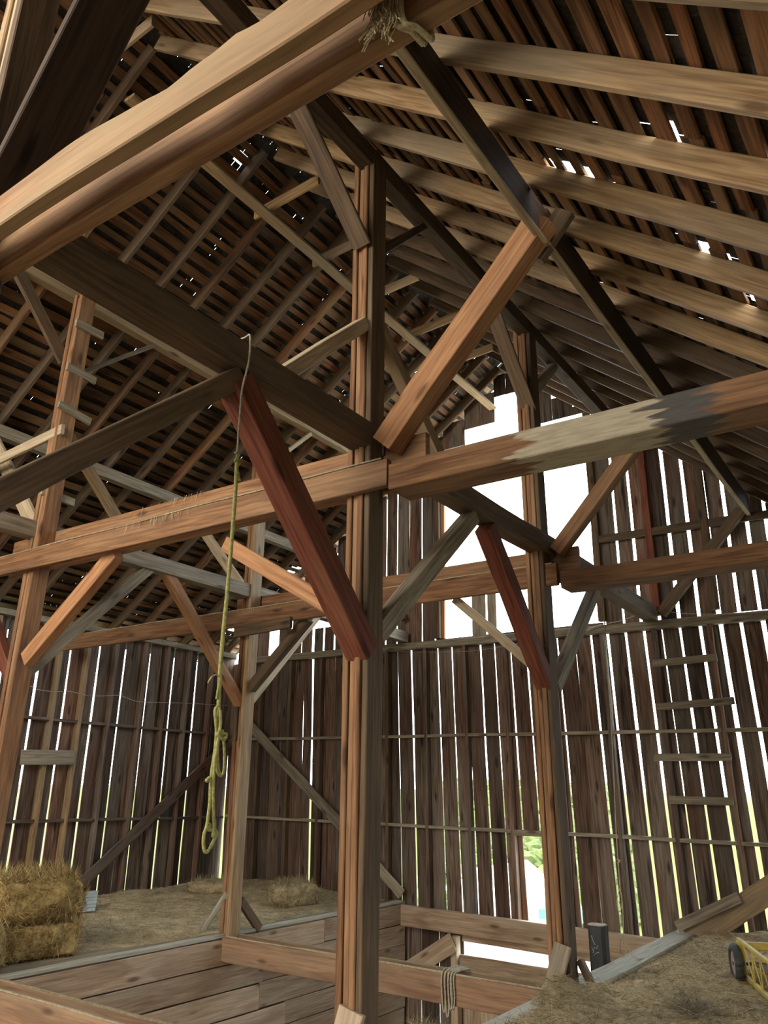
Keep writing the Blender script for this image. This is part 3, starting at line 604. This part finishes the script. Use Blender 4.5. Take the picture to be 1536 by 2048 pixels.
r2 = empty('cord', at(1245, 1900, 'y', 8.6)); tag(r2, 'thin pale cord with tied loops hanging beyond the doorway post', 'rope')
def q2(l): return [at(a, b, 'y', 8.6) for a, b in l]
MB().tube(crom(q2([(1201, 1180), (1207, 1195), (1210, 1280), (1216, 1360), (1222, 1440), (1227, 1540), (1231, 1640), (1236, 1720), (1240, 1775), (1245, 1810), (1247, 1870), (1246, 1890)]), 4), .005, 5).build('line', M['rope'], r2)
MB().tube(crom(q2([(1207, 1195), (1212, 1270), (1222, 1360), (1227, 1440)]), 4), .003, 5).build('line', M['rope'], r2)
MB().tube(crom(q2([(1240, 1775), (1234, 1800), (1237, 1822), (1243, 1815), (1243, 1790), (1239, 1778)]), 4), .004, 5).build('loop', M['rope'], r2)
MB().tube(crom(q2([(1246, 1870), (1240, 1885), (1243, 1915), (1242, 1925), (1252, 1900), (1247, 1875), (1256, 1895), (1266, 1912), (1276, 1916)]), 4), .005, 5).build('loop', M['rope'], r2)
MB().tube(crom(q2([(1234, 1718), (1240, 1722), (1235, 1726)]), 3), .008, 5).build('knot', M['rope'], r2)

rc = empty('rope_coil', (-4.12, BB, -.3)); tag(rc, 'grey rope looped over the double beam above the drive', 'rope')
for k, (dx, zb) in enumerate(((-.06, -.30), (-.025, -.33), (.01, -.27), (.035, -.26))):
    xx = -4.13 + dx
    MB().tube(crom([(xx + .05, BB + .13, -.12), (xx + .05, BB + .12, .012), (xx + .03, BB, .02), (xx + .015, BB - .11, .022), (xx, BB - .135, -.03), (xx, BB - .135, -.15), (xx + .01, BB - .13, zb), (xx + .03, BB - .135, zb - .005), (xx + .035, BB - .13, zb + .1), (xx + .03, BB - .135, -.02), (xx + .06, BB - .1, .022), (xx + .10, BB + .05, .024)], 5), .008, 6).build('strand', M['wrope'], rc, smooth=True)

kn = empty('frayed_rope_knot', (-.92, 1.3, 3.5)); tag(kn, 'frayed pale rope knotted round the nearest tie beam', 'rope')
kc = at(757, 60, 'y', 1.28)
for k in range(5):
    x = kc.x - .035 + k * .018
    pts = [(x - .03, 1.18, 3.84), (x - .01, 1.30, 3.83), (x, 1.335, 3.80), (x + .005, 1.32, 3.72), (x + .012, 1.325, 3.62 - .01 * k), (x + .03, 1.36, 3.575), (x + .045, 1.42, 3.585), (x + .03, 1.43, 3.7)]
    if k < 3: pts = pts[:4] + [(x - .01, 1.315, 3.62 + .015 * k)]
    MB().tube(crom([(a + random.uniform(-.006, .006), b, c) for a, b, c in pts], 5), .010, 6).build('strand', M['rope'], kn, smooth=True)
mb = MB()
for k in range(110):
    p = V((kc.x + random.uniform(-.05, .05), 1.315 + random.uniform(-.02, .01), 3.60 + random.uniform(-.03, .14)))
    d = V((random.uniform(-.6, .4), random.uniform(-.4, .1), -1)); ln = random.uniform(.03, .08)
    mb.tube([p, p + d.normalized() * ln * .5 + V((random.uniform(-.01, .01), 0, 0)), p + d.normalized() * ln], .0018, 4)
mb.build('frayed_ends', M['rope'], kn)
tw = MB().tube(crom([(kc.x - .10, 1.17, 3.83), (kc.x - .06, 1.19, 3.86), (kc.x - .01, 1.25, 3.85), (kc.x + .02, 1.33, 3.80)], 5), .009, 6).build('strand', M['rope'], kn, smooth=True)

wirething('wire', 'thin sagging wire strung along the left wall', 'wire', [at(a, b, 'x', WL + .16) for a, b in ((60, 1372), (80, 1380), (110, 1383), (140, 1383), (175, 1391), (205, 1392), (240, 1391), (275, 1403), (330, 1405), (385, 1407), (455, 1411))], .006, 'wire', 'thin wires on the walls')
wirething('wire', 'thin wire sagging above the far wall plate at right', 'wire', [at(a, b, 'y', YE - .16) for a, b in ((1170, 1262), (1200, 1250), (1240, 1242), (1275, 1230), (1318, 1222), (1370, 1227), (1440, 1228), (1536, 1222))], .006, 'wire', 'thin wires on the walls')
wirething('wire', 'thin wire drooping below the plate under the gable opening', 'wire', [at(a, b, 'y', YE - .14) for a, b in ((772, 1298), (800, 1303), (870, 1304), (940, 1302), (1000, 1294), (1045, 1285))], .003, 'wire', 'thin wires on the walls')

# ------------------------------------------------------------------ hay
def fbm(p, o=4):
    s = 0; a = 1
    for k in range(o): s += a * noise.noise(p); p = p * 2.03; a *= .5
    return s
def bale(name, label, c, size, rot, strands, group=None, round_=.10, slump=0.0, cat='hay bale', m='bale', long_=.12, pw=7):
    L_, W_, H_ = size; n = 22; mb = MB(); R = Matrix.Rotation(rot, 3, 'Z')
    import itertools
    def surf(u, v, w):   # superellipsoid-like rounded box
        p = V((u, v, w)); mx = max(abs(u), abs(v), abs(w)); q = p / mx if mx else p
        l = (abs(q.x) ** pw + abs(q.y) ** pw + abs(q.z) ** pw) ** (1 / pw); q = q / l
        x, y, z = q.x * L_ / 2, q.y * W_ / 2, q.z * H_ / 2
        x += slump * z * .5
        f = 1 + .15 * fbm(V((x, y, z)) * 5 + V((c[0], 0, 7)), 3)
        q2_ = R @ V((x * f, y * f, z * (1 + .05 * noise.noise(V((x * 4, y * 4, c[1])))) + H_ / 2))
        return V(c) + q2_ + V((noise.noise(q2_ * 22), noise.noise(q2_ * 22 + V((5, 5, 5))), noise.noise(q2_ * 22 + V((9, 1, 3))))) * .012
    faces = []
    for ax in range(3):
        for sg in (-1, 1):
            base = len(mb.v)
            for i in range(n + 1):
                for j in range(n + 1):
                    a, b = -1 + 2 * i / n, -1 + 2 * j / n
                    u = [0, 0, 0]; u[ax] = sg; u[(ax + 1) % 3] = a; u[(ax + 2) % 3] = b
                    p = surf(*u); mb.v.append(p); mb.g.append(p); mb.r.append(.5 + .3 * noise.noise(p * 9))
            for i in range(n):
                for j in range(n):
                    A = base + i * (n + 1) + j; q = (A, A + n + 1, A + n + 2, A + 1)
                    mb.f.append(q if sg > 0 else q[::-1])
    C = V(c) + V((0, 0, H_ / 2))
    for k in range(strands):
        u = [random.uniform(-1, 1) for _ in range(3)]; ax = random.choice((0, 1, 2, 2)); u[ax] = random.choice((-1, 1)) if ax < 2 else 1
        p = surf(*u); nrm = (p - C).normalized()
        t = nrm.cross(V((random.uniform(-1, 1), random.uniform(-1, 1), random.uniform(-1, 1)))).normalized()
        d = t * .9 + nrm * random.uniform(.05, .5) + V((0, 0, -.35 if ax < 2 else .0))
        mb.straw(p - nrm * .008, d, random.uniform(.4, 1.2) * long_, random.uniform(.0014, .0034), random.random(), sag=-.1 * random.random())
    o = mb.build(name, M[m]); return tag(o, label, cat, group)
hg = 'hay bales on the lofts'
bale('hay_bale', 'large golden hay bale on the floor, lower of the left stack', (-7.78, 5.10, .0), (.95, .62, .30), 1.40, 4200, hg)
bale('hay_bale', 'loose rounded hay bale on top of the left stack', (-7.82, 5.16, .28), (.95, .72, .44), 1.38, 4600, hg, slump=.15, long_=.18, pw=3.2)
bale('hay_bale', 'end of a third bale cut by the left edge, in front of the stack', (-7.52, 4.45, .0), (.5, .55, .42), 1.3, 1500, hg, pw=4)
bale('hay_bale', 'small crumbling bale near the middle of the back loft', (-7.95, 9.35, .0), (.70, .50, .32), 1.2, 2200, hg, m='hay', pw=3)
bale('hay_clump', 'low hay clump beside the corrugated tin sheet', (-9.75, 9.55, .0), (.75, .55, .20), .5, 900, cat='hay clump', m='hay', pw=3)

def hayfloor(label, x0, x1, y0, y1, step, hfun, strands, sfun=None, m='hay'):
    mb = MB(); nx = int((x1 - x0) / step); ny = int((y1 - y0) / step)
    for i in range(nx + 1):
        for j in range(ny + 1):
            x = x0 + (x1 - x0) * i / nx; y = y0 + (y1 - y0) * j / ny
            z = hfun(x, y); mb.v.append(V((x, y, z))); mb.g.append(V((x, y, z))); mb.r.append(.5 + .4 * noise.noise(V((x * 7, y * 7, 3))))
    for i in range(nx):
        for j in range(ny):
            A = i * (ny + 1) + j; mb.f.append((A, A + ny + 1, A + ny + 2, A + 1))
    for k in range(strands):
        x, y = sfun() if sfun else (random.uniform(x0, x1), random.uniform(y0, y1))
        z = hfun(x, y)
        if z < .004: continue
        d = V((random.uniform(-1, 1), random.uniform(-1, 1), random.uniform(-.05, .35)))
        mb.straw((x, y, z + .002), d, random.uniform(.04, .13), random.uniform(.001, .0024), random.random())
    o = mb.build('loose_hay', M[m]); return tag(o, label, 'hay', kind='stuff')
def hR(x, y):
    e = max(0, min(1, (x - (XR + .06 + .14 * (1 if y > 7.25 else .3) + .05 * noise.noise(V((0, y * 3, 0))))) / .25))
    h = .05 + .03 * fbm(V((x * 2.2, y * 2.2, 1)), 4) + .022 * noise.noise(V((x * 15, y * 15, 0)))
    def mound(cx, cy, r, a): return a * math.exp(-(((x - cx) / r) ** 2 + ((y - cy) / (r * 1.3)) ** 2))
    h += mound(-2.90, 6.80, .30, .09) + mound(-2.55, 6.0, .5, .08) + mound(-2.35, 5.3, .4, .10) + mound(-1.9, 9.9, .7, .06)
    e2 = max(e, math.exp(-(((x + 2.98) / .3) ** 2 + ((y - 6.75) / .40) ** 2)) * 1.2 if x > XR - .02 else 0)
    return -.02 + (h + .02) * min(1, e2 * 1.1)
def sR():
    while True:
        y = 4.2 + 6.4 * random.random() ** 1.6; x = random.uniform(-3.0, -.6)
        if x < -.2: return x, y
hayfloor('loose hay chaff spread over the right loft in the foreground', XR + .03, WR - .05, 4.3, YE - .15, .045, hR, 22000, sR)
def hL(x, y):
    e = max(0, min(1, (XL - .12 - x) / .5)) ; e *= max(0, min(1, (y - 5.0) / 1.2)) if x > -8.4 else 1
    h = .03 + .03 * fbm(V((x * 1.3, y * 1.3, 4)), 4) + .012 * noise.noise(V((x * 12, y * 12, 0)))
    h += .10 * math.exp(-(((x + 9.6) / 1.3) ** 2 + ((y - 10.5) / .5) ** 2)) + .05 * math.exp(-(((x + 7.5) / .5) ** 2 + ((y - 6.7) / .4) ** 2)) * e
    return -.015 + (h + .015) * e
hayfloor('thin layer of trampled hay over the left loft floor', WL + .13, XL - .06, 4.2, YE - .16, .05, hL, 9000)
def hM(x, y):
    return .24 * math.exp(-(((x + 2.93) / .17) ** 2 + ((y - 4.72) / .24) ** 2)) - .012 + .03 * noise.noise(V((x * 14, y * 14, 0)))
mb_s = lambda: (random.gauss(-2.90, .12), random.gauss(4.74, .17))
hayfloor('bristly tuft of hay at the bottom edge on the loft rim', -3.22, -2.55, 4.25, 5.2, .03, hM, 2600, mb_s)

tuft = MB()
for k in range(260):
    c = at(1385, 2020, 'z', .10); p = c + V((random.gauss(0, .06), random.gauss(0, .08), random.uniform(-.02, .03)))
    tuft.straw(p, (random.uniform(-1, 1), random.uniform(-1, .3), random.uniform(0, .7)), random.uniform(.08, .2), .0018, random.random() * .5)
tag(tuft.build('straw_tuft', M['grey']), 'grey-green tuft of coarse stalks on the right loft hay', 'straw', kind='stuff')
wirething('stick', 'thin pale stick lying on the hay near the yellow elevator', 'stick', [at(1454, 1986, 'z', .085), at(1485, 1990, 'z', .09), at(1518, 1992, 'z', .085)], .006, 'pale')

# ------------------------------------------------------------------ tin sheets
def tin(label, c00, c10, c01, waves):
    """sheet with corner c00, long edge to c10, short edge to c01; ridges run along the long edge"""
    mb = MB(); n = waves * 8; e = V(c10) - V(c00); f = V(c01) - V(c00); nn = e.cross(f).normalized()
    for th in (0, .002):
        for i in range(n + 1):
            for s_ in (0, 1):
                p = V(c00) + e * s_ + f * (i / n) + nn * (.012 * math.sin(i / 8 * 2 * math.pi) + th); mb.v.append(p); mb.g.append(p); mb.r.append(.5)
    for L0 in (0, 1):
        for i in range(n):
            A = L0 * (n + 1) * 2 + i * 2; q = (A, A + 2, A + 3, A + 1); mb.f.append(q if L0 else q[::-1])
    tag(mb.build('tin_sheet', M['tin']), label, 'metal sheet')
tb_ = at(190, 1822, 'z', .06)
tt_ = at(197, 1781, 'x', tb_.x - .42)
tin('pale corrugated tin sheet showing at both sides behind the hay stack', tb_, V((tb_.x - .75, tb_.y - 1.95, .06)), tt_, 6)

# ------------------------------------------------------------------ yellow hay elevator
ye = empty('hay_elevator', (-1.9, 8.4, .06)); tag(ye, 'yellow lattice hay elevator with a small wheel at the right edge', 'farm machine')
o0 = at(1491, 1952, 'z', .07); dv = V((.405, -.914, 0)); nv = V((.914, .405, 0)); Ltot = 2.6
def ep(a, n, z): return o0 + dv * a + nv * n + V((0, 0, z))
for n, nm in ((0, 'side_rail'), (.42, 'side_rail')):
    for z, r in ((.0, .035), (.27, .03)):
        MB().bar(ep(-.12 if z else 0, n, z), ep(Ltot, n, z + (.0)), r, r, ch=.004).build(nm, M['yellow'], ye)
    mb = MB()
    for k in range(9):
        a = .05 + k * .28
        mb.bar(ep(a, n, 0), ep(a, n, .26), .022, .012, (1, 0, 0)); mb.bar(ep(a, n, .26), ep(a + .28, n, 0), .018, .01, (1, 0, 0))
    mb.build('lattice', M['yellow'], ye)
for k in range(5): MB().bar(ep(.02 + k * .55, 0, .02), ep(.02 + k * .55, .42, .02), .03, .03).build('cross_bar', M['yellow'], ye)
MB().bar(ep(.02, 0, .24), ep(.02, .42, .24), .05, .06).build('cross_bar', M['yellow'], ye)
MB().bar(ep(.05, .21, .10), ep(Ltot, .21, .10), .26, .012).build('trough', M['rust'], ye)
mb = MB()
mb.bar(ep(.1, .21, .12), ep(Ltot, .21, .12), .05, .03, seg=60, wob=.012)
mb.build('chain', M['rust'], ye)
wc = ep(.02, -.07, .10); mb = MB(); ring = [wc + (dv * math.cos(t) + V((0, 0, 1)) * math.sin(t)) * .125 for t in [2 * math.pi * k / 32 for k in range(33)]]
wh = MB().tube(ring, .035, 10).build('wheel', M['rubber'], ye, smooth=True)
hub = MB().tube([wc - nv * .02, wc + nv * .02], .095, 24).build('rim', M['rim'], ye)
MB().tube([wc - nv * .03, ep(.02, .5, .10)], .014, 8).build('axle', M['rust'], ye)
MB().bar(ep(-.0, -.02, .02), ep(-.0, -.02, .27), .02, .06, (1, 0, 0)).build('wheel_bracket', M['yellow'], ye)

# ------------------------------------------------------------------ outside
gr = struct('ground', (0, 20, -2.8)); mb = MB()
nx, ny = 70, 60
def gz(x, y):
    d = max(0, y - 16) if x > -18 else max(0, y - 16)
    base = -2.8 - .085 * min(d, 22)
    hill = 0
    if y > 37: hill = min((y - 37) * .40, 6.0)
    hl = max(0, -x - 30) * .16
    return min(base + hill + min(hl, 4.5), 1.2) + .25 * noise.noise(V((x * .12, y * .12, 0)))
X0, X1, Y0, Y1 = -110, 60, -40, 120
for i in range(nx + 1):
    for j in range(ny + 1):
        x = X0 + (X1 - X0) * i / nx; y = Y0 + (Y1 - Y0) * j / ny
        p = V((x, y, gz(x, y))); mb.v.append(p); mb.g.append(p); mb.r.append(.5)
for i in range(nx):
    for j in range(ny):
        A = i * (ny + 1) + j; mb.f.append((A, A + ny + 1, A + ny + 2, A + 1))
gobj = mb.build('terrain', M['grass'], gr, smooth=True)
dy_ = struct('ground', (-5, -12, -2.75)); MB().quad([(-30, -34, -2.45), (20, -34, -2.45), (20, YN - .2, -2.72), (-30, YN - .2, -2.72)]).build('dirt_yard', M['dirt'], dy_)
tn = struct('ground', (-8, 20, -2.7)); mb = MB(); m_ = 24
for i in range(m_ + 1):
    for j in range(m_ + 1):
        x = -23 + 30 * i / m_; y = 11.5 + 24 * j / m_; p = V((x, y, gz(x, y) + .12)); mb.v.append(p); mb.g.append(p); mb.r.append(.5)
for i in range(m_):
    for j in range(m_):
        A = i * (m_ + 1) + j; mb.f.append((A, A + m_ + 1, A + m_ + 2, A + 1))
mb.build('gravel_yard', M['gravel'], tn, smooth=True)
# bushes on the slope seen through the doorway
bm = MB()
for k in range(700):
    y = random.uniform(38, 60); x = -.47 * y + random.uniform(-6, 6); r = random.uniform(.25, .7); c = V((x, y, gz(x, y) + r * .3)); base = len(bm.v); nu, nv_ = 8, 6; sd = random.uniform(0, 99)
    for a in range(nv_ + 1):
        for b in range(nu):
            th = math.pi * a / nv_; ph = 2 * math.pi * b / nu; d = V((math.sin(th) * math.cos(ph), math.sin(th) * math.sin(ph), math.cos(th)))
            p = c + d * r * (1 + .5 * noise.noise(d * 2 + V((sd, 0, 0)))); bm.v.append(p); bm.g.append(p); bm.r.append(random.random())
    for a in range(nv_):
        for b in range(nu):
            bm.f.append((base + a * nu + b, base + a * nu + (b + 1) % nu, base + (a + 1) * nu + (b + 1) % nu, base + (a + 1) * nu + b))
tag(bm.build('hillside_bushes', M['bush']), 'bright green scrub on the slope seen through the doorway', 'bushes', kind='stuff')
# white farm building below the slope, mostly washed out
hb = empty('white_shed', (-15.0, 30.5, -4)); tag(hb, 'washed-out white shed outside the doorway, gable to the left', 'building')
def box(mb, x0, x1, y0, y1, z0, z1):
    mb.bar(((x0 + x1) / 2, y0, (z0 + z1) / 2), ((x0 + x1) / 2, y1, (z0 + z1) / 2), x1 - x0, z1 - z0, ch=.01, wob=0, seg=1)
mb = MB(); box(mb, -18.0, -15.4, 31.0, 36.0, -4.2, -2.35); mb.build('wall', M['house'], hb)
mb = MB()
mb.quad([(-18.3, 30.7, -2.45), (-16.9, 30.7, -1.5), (-16.9, 36.3, -1.5), (-18.3, 36.3, -2.45)]); mb.quad([(-16.9, 30.7, -1.5), (-15.1, 30.7, -2.75), (-15.1, 36.3, -2.75), (-16.9, 36.3, -1.5)])
mb.quad([(-18.0, 31.02, -2.4), (-15.4, 31.02, -2.6), (-16.9, 31.02, -1.55)])
mb.build('roof', M['house'], hb)
c = at(1093, 1826, 'y', 34)
t2 = MB(); box(t2, c.x - .7, c.x + 1.6, 34, 36, c.z - .25, c.z + .12); tag(t2.build('trailer', M['teal']), 'small teal trailer beside the white shed outside the doorway', 'vehicle')

# ------------------------------------------------------------------ camera, light
cam = bpy.data.cameras.new('camera'); co = bpy.data.objects.new('camera', cam); col.objects.link(co)
rot = Matrix((RIGHT, -DOWN, -FWD)).transposed(); co.matrix_world = Matrix.Translation(EYE) @ rot.to_4x4()
cam.sensor_fit = 'VERTICAL'; cam.sensor_height = 36.0; cam.lens = 36.0 * FPX / 2048; cam.clip_start = .05; cam.clip_end = 500
sc = bpy.context.scene; sc.camera = co
w = bpy.data.worlds.new('sky'); sc.world = w; w.use_nodes = True; N = w.node_tree.nodes; L = w.node_tree.links
bg = N['Background']; bg.inputs['Strength'].default_value = 11.5
tc = N.new('ShaderNodeTexCoord'); sx = N.new('ShaderNodeSeparateXYZ'); L.new(tc.outputs['Generated'], sx.inputs[0])
rp_ = N.new('ShaderNodeValToRGB'); rp_.color_ramp.elements[0].position = .2; rp_.color_ramp.elements[0].color = (1, .93, .79, 1); rp_.color_ramp.elements[1].position = .75; rp_.color_ramp.elements[1].color = (.82, .93, 1, 1)
mr = N.new('ShaderNodeMapRange'); mr.inputs[1].default_value = -1; L.new(sx.outputs['Y'], mr.inputs[0]); L.new(mr.outputs[0], rp_.inputs[0]); L.new(rp_.outputs[0], bg.inputs['Color'])
def portal(loc, rot_, sx_, sy_):
    l = bpy.data.lights.new('portal', 'AREA'); l.shape = 'RECTANGLE'; l.size = sx_; l.size_y = sy_; l.cycles.is_portal = True
    o = bpy.data.objects.new('portal', l); col.objects.link(o); o.location = loc; o.rotation_euler = rot_
portal((-5.1, YN - .1, 5.6), (math.radians(90), 0, 0), 5.2, 4.3)
portal((-5.05, YN - .1, -1.0), (math.radians(90), 0, 0), 4.2, 3.7)
portal((-5.07, YE + .2, 5.7), (math.radians(-90), 0, 0), 2.8, 4.2)
sc.view_settings.view_transform = 'Standard'; sc.view_settings.look = 'None'; sc.view_settings.exposure = 0.0; sc.view_settings.gamma = 1.0; sc.view_settings.use_curve_mapping = False
sc.cycles.max_bounces = 8; sc.cycles.diffuse_bounces = 5; sc.cycles.sample_clamp_indirect = 8.0
sc.cycles.use_denoising = True
